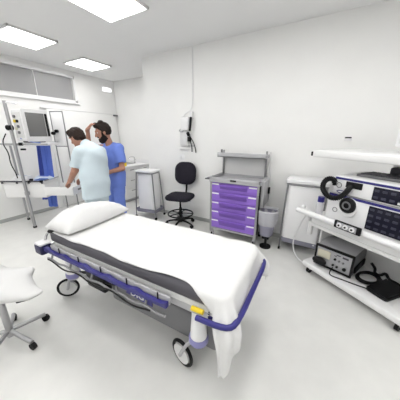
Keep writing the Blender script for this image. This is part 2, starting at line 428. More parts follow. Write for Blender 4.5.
# ---- man B : blue scrubs, beard, hand on his head
def man_blue():
    S = 1.055; o2 = (-1.405*1.055, 3.43*1.055)
    def L(r, d, z): return V(r*S-o2[0], d*S-o2[1], 1.6+(z-1.6)*S)
    root = person('bearded man in royal blue scrubs with one hand raised to his head', 'person', o2, None)
    f = nrm(V(-.5, -.87, 0)); l = V(-f[1], f[0], 0)
    pel, chest = L(-1.39, 3.43, .93), L(-1.40, 3.44, 1.27)
    ls, rs = L(-1.255, 3.36, 1.395), L(-1.565, 3.52, 1.40)
    le, lw, lh = L(-1.205, 3.29, 1.105), L(-1.40, 3.20, 1.055), L(-1.48, 3.17, 1.05)
    re, rw, rh = L(-1.735, 3.42, 1.43), L(-1.665, 3.31, 1.68), L(-1.585, 3.29, 1.755)
    hc = L(-1.478, 3.385, 1.655); hs = 1.04*S
    H, fr = head(hc, (-.80, -.42, -.36), hs)
    nk0, nk1 = L(-1.41, 3.44, 1.43), L(-1.44, 3.41, 1.56)
    hipL, hipR = V(*(pel+l*.09)), V(*(pel-l*.09)); hipL[2] = hipR[2] = .88
    kL, kR = V(hipL[0]+f[0]*.03, hipL[1]+f[1]*.03, .48), V(hipR[0]+f[0]*.03, hipR[1]+f[1]*.03, .48)
    aL, aR = V(hipL[0], hipL[1], .09), V(hipR[0], hipR[1], .09)
    B = [cap(pel, chest, .14, .15, .05, (f, .66)), cap(ls, rs, .058, .058, .05), cap(nk0, nk1, .062, .057, .03)] + H
    B += [cap(ls, le, .052, .042, .03), cap(le, lw, .043, .029, .015), cap(rs, re, .052, .042, .03), cap(re, rw, .040, .026, .015)]
    B += hand(lw, lh-lw, (-.3, 1, -.2), 1, s=1.05) + hand(rw, rh-rw, (.5, .2, -.8), -1, s=1.05, curl=(15, 40))
    for h_, k_, a_ in ((hipL, kL, aL), (hipR, kR, aR)):
        B += [cap(h_, k_, .08, .055, .04), cap(k_, a_, .053, .038, .03), cap(a_, a_+f*.10-V(0, 0, .05), .034, .03, .02)]
    sdf_mesh('body', B, .0075, M['skin'], root)
    eyes(hc, fr, hs, root)
    ff, hl, u = fr
    hair = [ell(hc-ff*.008*hs+u*.014*hs, (.120*hs, .092*hs, .120*hs), fr, .02, cut=[(hc+ff*.045*hs+u*.04*hs, ff*.82-u*.55), (hc-u*.07*hs, -u)]),
            cap(hc+ff*.050*hs+u*.105*hs+hl*.045*hs, hc+ff*.050*hs+u*.105*hs-hl*.045*hs, .036*hs, None, .02),
            cap(hc-ff*.03*hs+u*.115*hs+hl*.03*hs, hc-ff*.03*hs+u*.115*hs-hl*.03*hs, .034*hs, None, .02)]
    sdf_mesh('hair', hair, .007, M['hair'], root, noise=.005, nf=80)
    beard = [ell(hc+ff*.034*hs-u*.080*hs, (.078*hs, .070*hs, .075*hs), fr, .02, cut=[(hc-u*.052*hs+ff*.04*hs, u*.9+ff*.43)]),
             ell(hc+ff*.070*hs-u*.118*hs, (.040*hs, .042*hs, .042*hs), fr, .02),
             cap(hc+ff*.098*hs-u*.052*hs+hl*.028*hs, hc+ff*.098*hs-u*.052*hs-hl*.028*hs, .011*hs, None, .01)]
    for sg in (1, -1):
        beard.append(cap(hc+ff*.020*hs-u*.01*hs+hl*.072*hs*sg, hc+ff*.03*hs-u*.075*hs+hl*.058*hs*sg, .014*hs, .02*hs, .02))
    sdf_mesh('beard', beard, .007, M['hair'], root, noise=.004, nf=90)
    lse, rse = ls+(le-ls)*.74, rs+(re-rs)*.85
    T = [cap(V(pel[0], pel[1], .70), pel+V(0, 0, .08), .200, .195, .06, (f, .68)), cap(pel, chest, .192, .205, .06, (f, .72)),
         cap(chest+V(0, 0, .02), nk0-V(0, 0, .04), .19, .11, .06, (f, .76)),
         cap(ls, rs, .080, .080, .06),
         cap(ls, le, .085, .084, .03, None, [(lse, le-ls)]), cap(rs, re, .085, .084, .03, None, [(rse, re-rs)])]
    nd = nrm(nk1-nk0)
    sdf_mesh('scrub_top', T, .010, M['scrubb'], root, cuts=[((0, 0, .755), (0, 0, -1)), (nk0+nd*.045, nd+f*.35)], noise=.009, nf=17)
    TR = [cap(V(pel[0], pel[1], .82), pel-V(0, 0, .02), .165, .155, .05, (f, .74))]
    for h_, k_, a_ in ((hipL, kL, aL), (hipR, kR, aR)):
        TR += [cap(h_, k_, .108, .085, .03), cap(k_, a_, .085, .080, .03)]
    sdf_mesh('trousers', TR, .012, M['scrubb'], root, cuts=[((0, 0, .07), (0, 0, -1))], noise=.004, nf=18)
    shoe((aL[0], aL[1], 0), f, root); shoe((aR[0], aR[1], 0), f, root)
man_pale(); man_blue()

# ------------------------------------------------------------------ patient trolley (stretcher)
BX, BY = -1.22, 1.205
BR = R(.3)
bed = thing('hospital_stretcher', 'wheeled hospital stretcher with charcoal mattress and royal blue side rails', 'stretcher', (BX, BY, 0), BR)
HL, HW, ZT = .90, .345, .75            # half length / half width / mattress top
def rrect(hx, hy, r, n=6, cx=0, cy=0):
    P = []
    for sx, sy, a0 in ((1, 1, 0), (-1, 1, 90), (-1, -1, 180), (1, -1, 270)):
        for i in range(n+1):
            a = R(a0+90*i/n); P.append((cx+sx*(hx-r)+r*math.cos(a), cy+sy*(hy-r)+r*math.sin(a)))
    return P
def slab(mb, hx, hy, r, z0, z1, e=.015, cx=0, cy=0):
    rings = []
    for ins, z in ((e, z0), (e*.3, z0+e*.3), (0, z0+e), (0, z1-e), (e*.3, z1-e*.3), (e, z1)):
        rings.append([(x, y, z) for x, y in rrect(hx-ins, hy-ins, max(r-ins, .004), 6, cx, cy)])
    return mb.loft(rings)
slab(MB(), HL, HW, .09, ZT-.088, ZT, .022).build('mattress', M['greyd'], bed, 60)
slab(MB(), HL-.03, HW-.01, .07, ZT-.135, ZT-.089, .008).build('deck', M['offwhite'], bed, 60)
fr = MB()
for sy in (-1, 1): fr.box((-HL+.05, sy*.30-.025, .555), (HL-.05, sy*.30+.025, .612), .006)
for x in (-.8, -.3, .3, .8): fr.box((x-.025, -.30, .56), (x+.025, .30, .61), .006)
fr.build('frame', M['greyl'], bed)
for sy in (-1, 1):
    # blue folded side rail with scalloped top
    pts = []
    x0, x1 = -.86, .54; n = 60
    top = []; 
    for i in range(n+1):
        x = x0+(x1-x0)*i/n
        top.append((x, .630+.016*max(0, math.sin((x-x0)*2*PI/.27))**2))
    poly = [(x0, .606)] + top + [(x1, .606)]
    mt = Matrix(((1, 0, 0, 0), (0, 0, 1, 0), (0, 1, 0, 0), (0, 0, 0, 1)))   # (x,y,z)->(x,z,y)
    y_ = sy*(HW+.062)
    rl = MB(); rl.prism(poly, y_-.014, y_+.014, mt)
    rail = rl.build('side_rail', M['blue'], bed)
    tb = MB(); P = []
    for i in range(37):
        x = x0+.10+(x1-x0-.10)*i/36; P.append((x, sy*(HW+.085), .560+.007*math.sin(i*1.05)))
    tb.tube(P, .008, 10)
    for x in (-.70, -.43, -.16, .11, .38): tb.cyl((x, sy*(HW+.085), .555), (x, sy*(HW+.07), .60), .008)
    tb.build('lower_bar', M['alu'], rail)
    for x in (-.62, -.35, -.08, .19, .46): MB().cyl((x, sy*(HW+.05), .63), (x, sy*(HW+.05), .675), .005, n=10).build('pin', M['black'], rail)
    br = MB()
    for x in (-.6, 0, .48): br.box((x-.03, min(sy*.31, sy*(HW+.05)), .57), (x+.03, max(sy*.31, sy*(HW+.05)), .60), .004)
    br.build('rail_bracket', M['greyl'], bed)
    MB().tube([(x0+.12+1.3*i/30, sy*(HW+.095), .545+.016*math.sin(i*.7+1)) for i in range(28)], .006, 8, smooth=1).build('cord', M['black'], bed)
    tr = MB(); tr.box((x0+.08, y_-sy*.03-.008, .600), (x1, y_-sy*.03+.008, .66), .004); tr.build('rail_track', M['greyl'], bed)
for sx, sy in ((-1, -1), (-1, 1), (1, -1), (1, 1)):
    x, y = sx*(HL-.015), sy*(HW+.05)
    if sx < 0:
        cb = slab(MB(), .06, .05, .02, .565, .655, .012, x, y).build('corner_bumper', M['navy'], bed)
        slab(MB(), .056, .046, .018, .651, .672, .008, x, y).build('bumper_cap', M['whitepl'], cb)
        h = MB(); h.tube([(x-.01, y+sy*-.03, .67), (x-.015, y+sy*-.05, .72), (x+.0, y-sy*.07, .745), (x+.05, y-sy*.08, .745), (x+.08, y-sy*.10, .70)], .012, 10, smooth=2)
        hh = h.build('push_handle', M['chrome'], bed)
        MB().cyl((x+.0, y-sy*.072, .745), (x+.055, y-sy*.081, .745), .017).build('grip', M['black'], hh)
# foot bumper: blue bar wrapping the foot end
fb = MB()
P = [(HL-.16, -(HW+.06), .63), (HL+.02, -(HW+.06), .64), (HL+.06, -(HW-.0), .645), (HL+.06, 0, .65), (HL+.06, HW-.06, .645), (HL+.02, HW+.02, .64), (HL-.16, HW+.03, .63)]
fb.tube(P, .016, 12, smooth=2); fb.build('foot_bumper', M['blue'], bed)
hb = MB(); hb.tube([(-HL-.02, -HW, .60), (-HL-.02, HW, .60)], .016, 10); hb.build('head_crossbar', M['chrome'], bed)
# under-carriage
slab(MB(), .53, .24, .06, .21, .45, .02, .29, 0).build('base_cover', M['greym'], bed, 60)
slab(MB(), .30, .16, .05, .20, .30, .02, -.46, 0).build('base_beam', M['greyl'], bed, 60)
for x in (-.45, .40):
    MB().box((x-.08, -.10, .28), (x+.08, .10, .57), .02).build('lift_column', M['greyl'], bed)
MB().box((-.46, -.30, .30), (-.22, -.16, .47), .015).build('battery_box', M['black'], bed)
gm = MB(); gm.tube([(-.60, -.26, .36), (-.4, -.27, .44), (-.2, -.28, .40), (0, -.27, .47)], .014, 8, smooth=2); gm.build('cable_bundle', M['black'], bed)
plate = MB(); plate.prism([(-.02, .365), (.26, .345), (.26, .44), (.03, .445)], -.247, -.241, Matrix(((1, 0, 0, 0), (0, 0, 1, 0), (0, 1, 0, 0), (0, 0, 0, 1))))
plate = plate.build('name_plate', M['blue'], bed)
cu = bpy.data.curves.new('lettering', 'FONT'); cu.body = 'DIG'; cu.size = .085; cu.extrude = .002
cu.materials.append(M['whitepl'])
tmp_ = bpy.data.objects.new('lettering_curve', cu); lm = bpy.data.meshes.new_from_object(tmp_); bpy.data.objects.remove(tmp_)
tx = bpy.data.objects.new('lettering', lm); COL.objects.link(tx); tx.parent = plate
tx.location = (.035, -.249, .368); tx.rotation_euler = (R(90), 0, 0)
MB().cyl((.69, -.368, .642), (.765, -.368, .645), .015).build('release_handle', M['yellow'], bed, label='yellow release handle near the foot end')
mech = MB(); mech.box((.79, -.37, .60), (.86, -.22, .655), .008).cyl((.82, -.385, .645), (.82, -.20, .645), .018); mech.build('latch', M['chrome'], bed)
for sx, sy in ((-1, -1), (-1, 1), (1, -1), (1, 1)):
    x, y = sx*.70-.02, sy*.27
    hs = MB().lathe([(.045, .30), (.058, .31), (.052, .40), (.045, .50), (.045, .57)], (x, y, 0), 24).build('caster_housing', M['whitepl'], bed)
    MB().lathe([(.060, .285), (.066, .295), (.066, .325), (.060, .335)], (x, y, 0), 24).build('collar', M['lilac'], hs)
    wx = x-.13
    ax_ = Vector((-.75, .66, 0)) if (sx, sy) == (-1, -1) else Vector((.25, 1, 0)).normalized()
    wh = MB().torus((wx, y-.01, .105), ax_, .092, .012, 40, 10).build('wheel', M['rubber'], bed)
    wc = Vector((wx, y-.01, .105)); tv = Vector((ax_.y, -ax_.x, 0))
    MB().cyl(wc-ax_*.016, wc+ax_*.016, .074, n=32).build('hub_cover', M['offwhite'], wh)
    fk = MB()
    for sg in (-1, 1):
        fk.tube([wc+ax_*.024*sg, wc+ax_*.026*sg+Vector((.03, 0, .07)), wc+ax_*.026*sg+Vector((.07, .0, .15)), Vector((x-.02, y, .285))+ax_*.02*sg], .012, 8, smooth=1)
    fk.cyl(wc-ax_*.03, wc+ax_*.03, .012); fk.cyl((x, y, .26), (x, y, .30), .04); fk.build('fork', M['greyl'], wh)

# sheet
def sheet():
    bmx, bmy = bed.location.x, bed.location.y
    Rm = Matrix.Translation((BX, BY, 0)) @ Matrix.Rotation(BR, 4, 'Z')
    nx, ny = 110, 64
    rx, ry, rc = HL+.006, HW+.006, .085
    V_, F_ = [], []
    for i in range(nx+1):
        u = i/nx
        x = -HL+.10+u*(2*HL-.10+.22)
        for j in range(ny+1):
            v = j/ny
            near = -.006+.006*math.sin(x*9)-.022*math.exp(-((x-.60)/.15)**2)
            if x > .60: near += .36*((x-.60)/.40)**1.9
            far = .20
            y = -(HW+near)+v*(2*HW+near+far)
            # rounded rectangle distance
            qx = abs(x)-(rx-rc); qy = abs(y)-(ry-rc)
            if x < 0: qx = min(qx, 0) if abs(x) < rx else qx
            if qx > 0 and qy > 0:
                dl = math.hypot(qx, qy); d = dl-rc; gx, gy = qx/dl*math.copysign(1, x), qy/dl*math.copysign(1, y)
            elif qx > qy: d = qx-rc; gx, gy = math.copysign(1, x), 0
            else: d = qy-rc; gx, gy = 0, math.copysign(1, y)
            r = .03
            wr = .0035*math.sin(x*7+3*y)*math.sin(y*11-2*x)+.0025*math.sin(x*23+y*9)
            if d <= -r: px, py, pz = x, y, ZT+.006
            else:
                ex, ey = x-gx*(d+r), y-gy*(d+r); a = (d+r)/r
                if a < PI/2: px, py, pz = ex+gx*r*math.sin(a), ey+gy*r*math.sin(a), ZT+.006-r*(1-math.cos(a))
                else:
                    hang = (d+r)-r*PI/2
                    ang = math.atan2(gy, gx)
                    fold = (.012*math.sin(ang*9+x*16+y*13)+.02)*min(1, hang/.10)
                    if qx > 0 and qy > 0: fold += .08*min(1, hang/.15)*(4*qx*qy/(qx*qx+qy*qy+1e-6))/2
                    px, py, pz = ex+gx*(r+fold), ey+gy*(r+fold), ZT+.006-r-hang
            V_.append(Rm @ Vector((px, py, max(pz+wr+.004, .30))))
    for i in range(nx):
        for j in range(ny):
            a = i*(ny+1)+j; F_.append((a, a+ny+1, a+ny+2, a+1))
    me = bpy.data.meshes.new('bed_sheet'); me.from_pydata([tuple(v) for v in V_], [], F_)
    o = link('bed_sheet', me, M['linen'], None, 60)
    md = o.modifiers.new('thick', 'SOLIDIFY'); md.thickness = .004; md.offset = 1
    tag(o, 'plain white sheet spread over the stretcher, hanging at the foot', 'sheet')
sheet()
# pillow
def pillow():
    Rm = Matrix.Translation((-1.955, 1.215, ZT+.014)) @ Matrix.Rotation(R(3), 4, 'Z')
    hx, hy, hz = .175, .365, .115
    n = 40; top = []; V_, F_ = [], []
    def zz(a, b):
        e = (max(0, 1-abs(a)**2.6)*max(0, 1-abs(b)**3.0))**.55
        return e
    for side in (1, -1):
        for i in range(n+1):
            for j in range(n+1):
                a = -1+2*i/n; b = -1+2*j/n
                pin = 1-.06*(abs(a*b))**2 if True else 1
                x = a*hx*(1-.10*b*b+.06*abs(b)**6); y = b*hy*(1-.07*a*a+.06*abs(a)**6)
                z = zz(a, b)
                wr = .005*math.sin(9*b+5*a)*math.sin(7*a-3*b)*z+.003*math.sin(25*b+11*a)*z
                if side > 0: zt = .035+(hz+.03*math.cos(b*1.2)-.018*math.sin(2.4*b))*z+wr
                else: zt = .035-.032*z**.5
                V_.append(Rm @ Vector((x, y, zt)))
    def id_(s, i, j): return s*(n+1)**2+i*(n+1)+j
    for i in range(n):
        for j in range(n):
            F_.append((id_(0, i, j), id_(0, i+1, j), id_(0, i+1, j+1), id_(0, i, j+1)))
            F_.append((id_(1, i, j+1), id_(1, i+1, j+1), id_(1, i+1, j), id_(1, i, j)))
    me = bpy.data.meshes.new('pillow'); me.from_pydata([tuple(v) for v in V_], [], F_)
    bm = bmesh.new(); bm.from_mesh(me); bmesh.ops.remove_doubles(bm, verts=bm.verts, dist=.0008); bm.to_mesh(me); bm.free()
    o = link('pillow', me, M['linen'], None, 70)
    tag(o, 'plump white pillow lying across the head of the stretcher', 'pillow')
pillow()

# ------------------------------------------------------------------ purple drawer trolley
DX0, DX1, DY0, DY1 = -1.41, -.685, 2.85, 3.29
dw = thing('drawer_trolley', 'grey medical trolley with five purple drawers and raised shelf', 'trolley', ((DX0+DX1)/2, DY0, 0))
W2 = (DX1-DX0)/2; DD = DY1-DY0
c = MB()
c.box((-W2, .0, .155), (-W2+.022, DD, .93), .003).box((W2-.022, 0, .155), (W2, DD, .93), .003).box((-W2, DD-.02, .155), (W2, DD, .93), .003).box((-W2, 0, .155), (W2, DD, .178), .003)
c.build('carcass', M['greyl'], dw)
for sx in (-1, 1):
    MB().box((sx*W2-.014, -.008, .10), (sx*W2+.014, .016, .93), .004).build('corner_post', M['steel'], dw)
ZB = [.185, .335, .482, .628, .775, .92]
for i in range(5):
    z0, z1 = ZB[i]+.004, ZB[i+1]-.004
    d = MB().box((-W2+.018, -.006, z0), (W2-.018, DD-.04, z1), .004).build('drawer', M['purple'], dw)
    hm = MB(); hm.box((-.21, -.032, z1-.055), (.21, -.005, z1-.012), .008).box((-.21, -.012, z1-.09), (.21, -.005, z1-.05), .003)
    hm.build('handle', M['purpled'], d)
    for sx in (-1, 1):
        MB().box((sx*.285-.055, -.010, z1-.032), (sx*.285+.055, -.005, z1-.012), .001).build('label_strip', M['whitepl'], d)
wt_ = MB()
wt_.box((-W2-.02, -.03, .925), (W2+.02, DD+.01, .955), .006)
wt_.box((-W2-.02, -.03, .95), (W2+.02, -.01, 1.0), .005).box((-W2-.02, -.03, .95), (-W2, DD+.01, 1.0), .005).box((W2, -.03, .95), (W2+.02, DD+.01, 1.0), .005).box((-W2-.02, DD-.01, .95), (W2+.02, DD+.01, 1.0), .005)
wt_ = wt_.build('worktop', M['greyl'], dw)
MB().box((-.045, -.036, .958), (.045, -.028, .982), .003).build('lock', M['black'], wt_)
us = MB(); us.box((-W2+.0, .20, 1.275), (W2+.02, .21, 1.345), .003).box((-W2, .20, 1.275), (W2+.02, DD, 1.290), .003).box((-W2, .20, 1.29), (-W2+.01, DD, 1.33), .003).box((W2+.01, .20, 1.29), (W2+.02, DD, 1.33), .003)
us.build('upper_shelf', M['greyl'], dw)
MB().box((-W2+.03, DD-.012, .99), (W2-.005, DD, 1.275), .003).build('back_panel', M['offwhite'], dw)
for sx in (-1, 1):
    MB().box((sx*(W2-.02)-.012, DD-.04, .99), (sx*(W2-.02)+.012, DD-.012, 1.37), .003).build('upright', M['alu'], dw)
MB().cyl((-W2+.03, .30, 1.29), (-W2+.03, .30, 1.385), .016).build('bottle_holder', M['greym'], dw)
pr = MB(); pr.cyl((W2+.035, .40, .98), (W2+.035, .40, 1.36), .012).tube([(W2+.035, .40, 1.36), (W2+.07, .37, 1.1), (W2+.075, .33, .86)], .006, 8, smooth=2)
pr.build('side_pole', M['offwhite'], dw)
sb = MB().box((W2+.012, .05, .61), (W2+.065, .42, .985), .003).build('side_box', M['greyl'], dw)
MB().box((W2+.012, -.005, .20), (W2+.030, .04, .93), .004).build('side_strip', M['black'], dw)
MB().box((W2+.063, .30, .76), (W2+.09, .35, .86), .008).build('latch', M['black'], sb)
MB().box((-W2-.14, .06, .935), (-W2-.02, .34, .955), .005).build('folding_shelf', M['greym'], dw)
MB().box((-W2-.10, .18, .86), (-W2, .21, .94), .005).build('shelf_bracket', M['greym'], dw)
MB().tube([(-W2-.014, .03, .15), (W2+.01, .03, .15)], .011, 8).build('bumper_bar', M['steel'], dw)
for sx in (-1, 1):
    for y in (.03, DD-.05):
        w_ = MB().cyl((sx*(W2-.02)-.012, y, .045), (sx*(W2-.02)+.012, y, .045), .045, n=24).build('caster', M['rubber'], dw)
        k_ = MB(); k_.box((sx*(W2-.02)-.018, y-.02, .04), (sx*(W2-.02)+.018, y+.02, .10), .005).cyl((sx*(W2-.02), y, .09), (sx*(W2-.02), y, .16), .012); k_.build('fork', M['greyl'], w_)
# hanging waste bin with liner
wb = thing('waste_bin', 'lilac-grey waste bin with clear liner hung beside the purple drawers', 'bin', (-.545, 2.95, .20))
def oval(rx, ry, z, n=32, w=0., ph=0., p=3.):
    P = []
    for i in range(n):
        a = 2*PI*i/n; ca, sa = math.cos(a), math.sin(a)
        k = (abs(ca)**p+abs(sa)**p)**(-1/p)
        q = 1+w*math.sin(a*7+ph)
        P.append((rx*ca*k*q, ry*sa*k*q, z))
    return P
MB().loft([oval(.080, .085, 0), oval(.090, .095, .01), oval(.120, .125, .36), oval(.125, .13, .365), oval(.113, .118, .36), oval(.085, .09, .02)]).build('bin', M['binc'], wb)
MB().loft([oval(.118, .122, .17, 40, .04, 1), oval(.127, .132, .21, 40, .06, 1.5), oval(.138, .142, .32, 40, .05, 2.3), oval(.139, .144, .385, 40, .03, 3), oval(.122, .128, .392, 40, .03, 3), oval(.111, .116, .33, 40, .03, 3), oval(.09, .095, .08, 40, .04, 2)], cap=False).build('liner', M['clear'], wb)
MB().box((-.13, -.01, .24), (-.10, .01, .34), .004).build('hook', M['black'], wb)
bp_ = MB(); bp_.box((-.05, -.05, -.06), (.05, .05, .0), .01); bp_.build('pedal_base', M['black'], wb)
st_ = MB(); st_.cyl((0, 0, -.20), (0, 0, -.05), .02).cyl((0, 0, -.20), (0, 0, -.18), .08, n=28); st_.build('foot', M['black'], wb)

# ------------------------------------------------------------------ swivel chair
ch = thing('swivel_chair', 'tall charcoal swivel chair with black foot ring by the back wall', 'chair', (-2.10, 3.00, 0), R(12))
def cushion(mb, hx, hy, t, z, r, dome=.012):
    rings = []
    for ins, dz in ((.03, -t/2), (.008, -t/2+.01), (0, -t*.1), (0, t*.15), (.012, t/2-.006), (.05, t/2+dome*.6), (.12, t/2+dome)):
        rings.append([(x, y, z+dz) for x, y in rrect(hx-ins, hy-ins, max(r-ins, .02), 6)])
    return mb.loft(rings)
cushion(MB(), .235, .22, .075, .545, .12).build('seat', M['chairf'], ch, 60)
bk = MB(); cushion(bk, .205, .205, .07, 0, .15, .014)
bm_ = Matrix.Translation((0.02, .235, .93)) @ Matrix.Rotation(R(82), 4, 'X')
bmesh.ops.transform(bk.bm, matrix=bm_, verts=bk.bm.verts)
bk.build('backrest', M['chairf'], ch, 60)
sp = MB(); sp.tube([(0, .05, .50), (0, .22, .50), (.01, .285, .55), (.02, .29, .70), (.02, .275, .90)], .018, 10, smooth=2); sp.build('back_bar', M['black'], ch)
sm = MB(); sm.box((-.09, -.10, .475), (.09, .10, .51), .01); sm.build('seat_plate', M['black'], ch)
lv = MB(); lv.tube([(.05, 0, .49), (.20, -.02, .485)], .007, 8); lv.build('lever', M['black'], ch)
gp = MB(); gp.cyl((0, 0, .09), (0, 0, .34), .027).cyl((0, 0, .34), (0, 0, .48), .016); gp.build('gas_post', M['black'], ch)
fr_ = MB(); fr_.torus((0, 0, .225), (0, 0, 1), .225, .013, 44, 10)
for k in range(5):
    a = 2*PI*k/5+.3; fr_.cyl((.02*math.cos(a), .02*math.sin(a), .235), (.22*math.cos(a), .22*math.sin(a), .225), .009, n=10)
fr_.cyl((0, 0, .21), (0, 0, .26), .038); fr_.build('foot_ring', M['black'], ch)
hb_ = MB().cyl((0, 0, .07), (0, 0, .13), .045).build('base_hub', M['black'], ch)
for k in range(5):
    a = 2*PI*k/5-.35; ca, sa = math.cos(a), math.sin(a)
    l_ = MB(); l_.tube([(.03*ca, .03*sa, .10), (.16*ca, .16*sa, .095), (.265*ca, .265*sa, .065)], .021, 10, smooth=1, rf=lambda i: 1.1-.09*i); l_ = l_.build('base_spoke', M['black'], ch)
    MB().cyl((.262*ca-.018*sa, .262*sa+.018*ca, .031), (.262*ca+.018*sa, .262*sa-.018*ca, .031), .031, n=18).build('caster', M['rubber'], l_)

# ------------------------------------------------------------------ two linen bag stands
def bag_stand(name_label, loc, rz, hx, hy, h, taper, lid_t):
    t = thing('laundry_stand', name_label, 'laundry stand', loc, rz, 'laundry bag stands by the wall')
    zb = .13
    for sx in (-1, 1):
        for sy in (-1, 1):
            p = MB(); p.tube([(sx*hx, sy*hy, .05), (sx*hx*(1-.2*taper), sy*hy*(1-.2*taper), .25), (sx*hx*(1-taper), sy*hy*(1-taper), h-.06), (sx*hx*(1-taper)*.95, sy*hy*(1-taper)*.95, h-.02)], .0115, 10, smooth=1)
            p.build('post', M['alu'], t)
            MB().cyl((sx*hx-.012, sy*hy, .027), (sx*hx+.012, sy*hy, .027), .027, n=18).build('caster', M['rubber'], t)
    tr = MB(); tr.loft([[(x, y, zb) for x, y in rrect(hx-.01, hy-.01, .03)], [(x, y, zb+.07) for x, y in rrect(hx+.0, hy+.0, .03)], [(x, y, zb+.07) for x, y in rrect(hx-.012, hy-.012, .025)], [(x, y, zb+.015) for x, y in rrect(hx-.022, hy-.022, .025)]])
    tr.build('tray', M['binc'], t)
    kx, ky = hx*(1-taper)-.012, hy*(1-taper)-.012
    rings = []
    for i in range(13):
        q = i/12; z = zb+.04+(h-.05-zb-.04)*q
        bl = 1.0+.2*math.sin(min(1, q*1.25)*PI*.62) - .12*q
        rings.append([(x*bl*(1+.02*math.sin(a_*1.3+q*6)), y*bl*(1+.03*math.sin(a_*.9+q*5)), z) for a_, (x, y) in enumerate(rrect(kx+.02*(1-q), ky+.02*(1-q), .07, 8))])
    MB().loft(rings).build('bag', M['bag'], t, 70)
    slab(MB(), kx+.035, ky+.035, .03, h-.03, h-.03+lid_t, .010).build('lid', M['whitepl'], t, 60)
    rm = MB(); rm.tube([(x, y, h-.045) for x, y in rrect(kx+.02, ky+.02, .04)], .011, 8, True); rm.build('rim', M['alu'], t)
    return t
bag_stand('white laundry bag on a grey tube stand between the sink cabinet and charcoal chair', (-2.90, 3.075, 0), R(8), .23, .16, .95, .22, .035)
bag_stand('white laundry bag on a tube stand between waste bin and equipment tower', (-.10, 3.13, 0), R(-3), .245, .16, 1.02, .06, .055)

# ------------------------------------------------------------------ sink cabinet, tap and yellow box
sk = thing('sink_cabinet', 'white sink cabinet with worktop and tap in the wall recess', 'cabinet', (XL+.002, 3.44, 0))
cx_, cy_ = 1.13, .91
MB().box((0, 0, .08), (cx_-.02, cy_, .845), .003).build('carcass', M['white'], sk)
MB().box((0, .02, 0), (cx_-.08, cy_, .085)).build('plinth', M['greyl'], sk)
wtp = MB(); wtp.box((0, -.02, .845), (cx_+.01, cy_, .885), .006).box((0, cy_-.02, .885), (cx_, cy_, .96), .004); wtp.build('worktop', M['whitepl'], sk)
for j, (y0, y1) in enumerate(((.005, .45), (.46, .905))):
    for z0, z1 in ((.09, .33), (.335, .58), (.585, .835)):
        q = MB().box((cx_-.02, y0, z0), (cx_-.002, y1, z1), .003).build('drawer', M['white'], sk)
        MB().box((cx_-.002, (y0+y1)/2-.06, z1-.05), (cx_+.014, (y0+y1)/2+.06, z1-.038), .003).build('handle', M['alu'], q)
bs = MB(); bs.loft([[(x+.62, y+.5, .887) for x, y in rrect(.22, .18, .06)], [(x+.62, y+.5, .895) for x, y in rrect(.215, .175, .06)], [(x+.62, y+.5, .889) for x, y in rrect(.20, .16, .05)]]); bs.build('basin', M['steel'], sk)
tp = MB(); tp.tube([(.80, .66, .885), (.80, .66, 1.00), (.80, .65, 1.05), (.78, .60, 1.06), (.75, .53, 1.04), (.74, .51, 1.0)], .012, 10, smooth=2).cyl((.80, .66, .885), (.80, .66, .92), .022).tube([(.80, .66, .96), (.85, .66, 1.0)], .007, 8)
tp.build('tap', M['chrome'], sk)
yb = thing('sharps_container', 'small yellow sharps container on the white sink worktop', 'container', (-4.07, 3.53, .886))
slab(MB(), .05, .05, .015, 0, .105, .006).build('tub', M['yellow'], yb)
slab(MB(), .053, .053, .015, .103, .125, .006).build('lid', M['whitepl'], yb)

# ------------------------------------------------------------------ wall diagnostic station
wd = thing('diagnostic_station', 'white wall unit with black handpiece and hanging black cords above chair', 'wall unit', (-2.15, YB, 0))
MB().box((-.13, -.055, 1.42), (.03, 0, 1.66), .012).build('lower_housing', M['offwhite'], wd)
MB().box((-.10, -.07, 1.68), (.06, 0, 1.90), .015).build('upper_housing', M['whitepl'], wd)
MB().box((-.15, -.045, 1.34), (.04, 0, 1.37), .008).build('base_ledge', M['offwhite'], wd)
MB().tube([(-.14, -.02, 1.70), (-.14, -.06, 1.66), (-.06, -.07, 1.65), (-.05, -.05, 1.69)], .008, 8, smooth=2).build('hook', M['greyl'], wd)
a_ = MB(); a_.tube([(-.08, -.03, 1.88), (.0, -.04, 1.97), (.10, -.04, 2.0), (.125, -.03, 2.1), (.125, -.012, 2.3), (.125, -.012, ZC)], .008, 8, smooth=2); a_.build('conduit', M['whitepl'], wd)
hp = MB(); hp.tube([(.115, -.07, 1.89), (.118, -.085, 1.80), (.105, -.08, 1.72), (.09, -.07, 1.67)], .021, 12, smooth=2, rf=lambda i: 1.0); hp.build('handpiece', M['black'], wd)
MB().box((.08, -.06, 1.86), (.14, 0, 1.98), .01).build('handpiece_cradle', M['whitepl'], wd)
MB().cyl((.04, -.06, 1.635), (.07, -.075, 1.60), .028).build('plug', M['black'], wd)
MB().box((.03, -.06, 1.49), (.085, -.01, 1.57), .008).build('gauge', M['black'], wd)
for P in ([(.05, -.07, 1.62), (.12, -.08, 1.55), (.17, -.07, 1.47), (.195, -.05, 1.36), (.195, -.04, 1.30)], [(.06, -.05, 1.55), (.10, -.05, 1.47), (.115, -.04, 1.38), (.112, -.035, 1.31)]):
    MB().tube(P, .009, 8, smooth=2).build('cord', M['black'], wd)
MB().box((.02, -.025, 1.405), (.14, -.005, 1.42), .003).build('cord_clip', M['greyl'], wd)
so = thing('wall_sensor', 'small white wall sensor with a dark slot on the right', 'sensor', (.255, YB, 1.53))
MB().box((-.035, -.02, 0), (.045, 0, .055), .004).build('case', M['whitepl'], so)
MB().box((-.03, -.026, .030), (.04, -.018, .046), .002).build('slot', M['black'], so)
t = thing('wall_switch', 'white light switch plate on the wall behind the chair', 'switch', (-2.28, YB, 1.16))
MB().box((-.05, -.012, 0), (.05, 0, .09), .004).build('plate', M['whitepl'], t); MB().box((-.025, -.018, .02), (.025, -.01, .07), .003).build('rocker', M['white'], t)

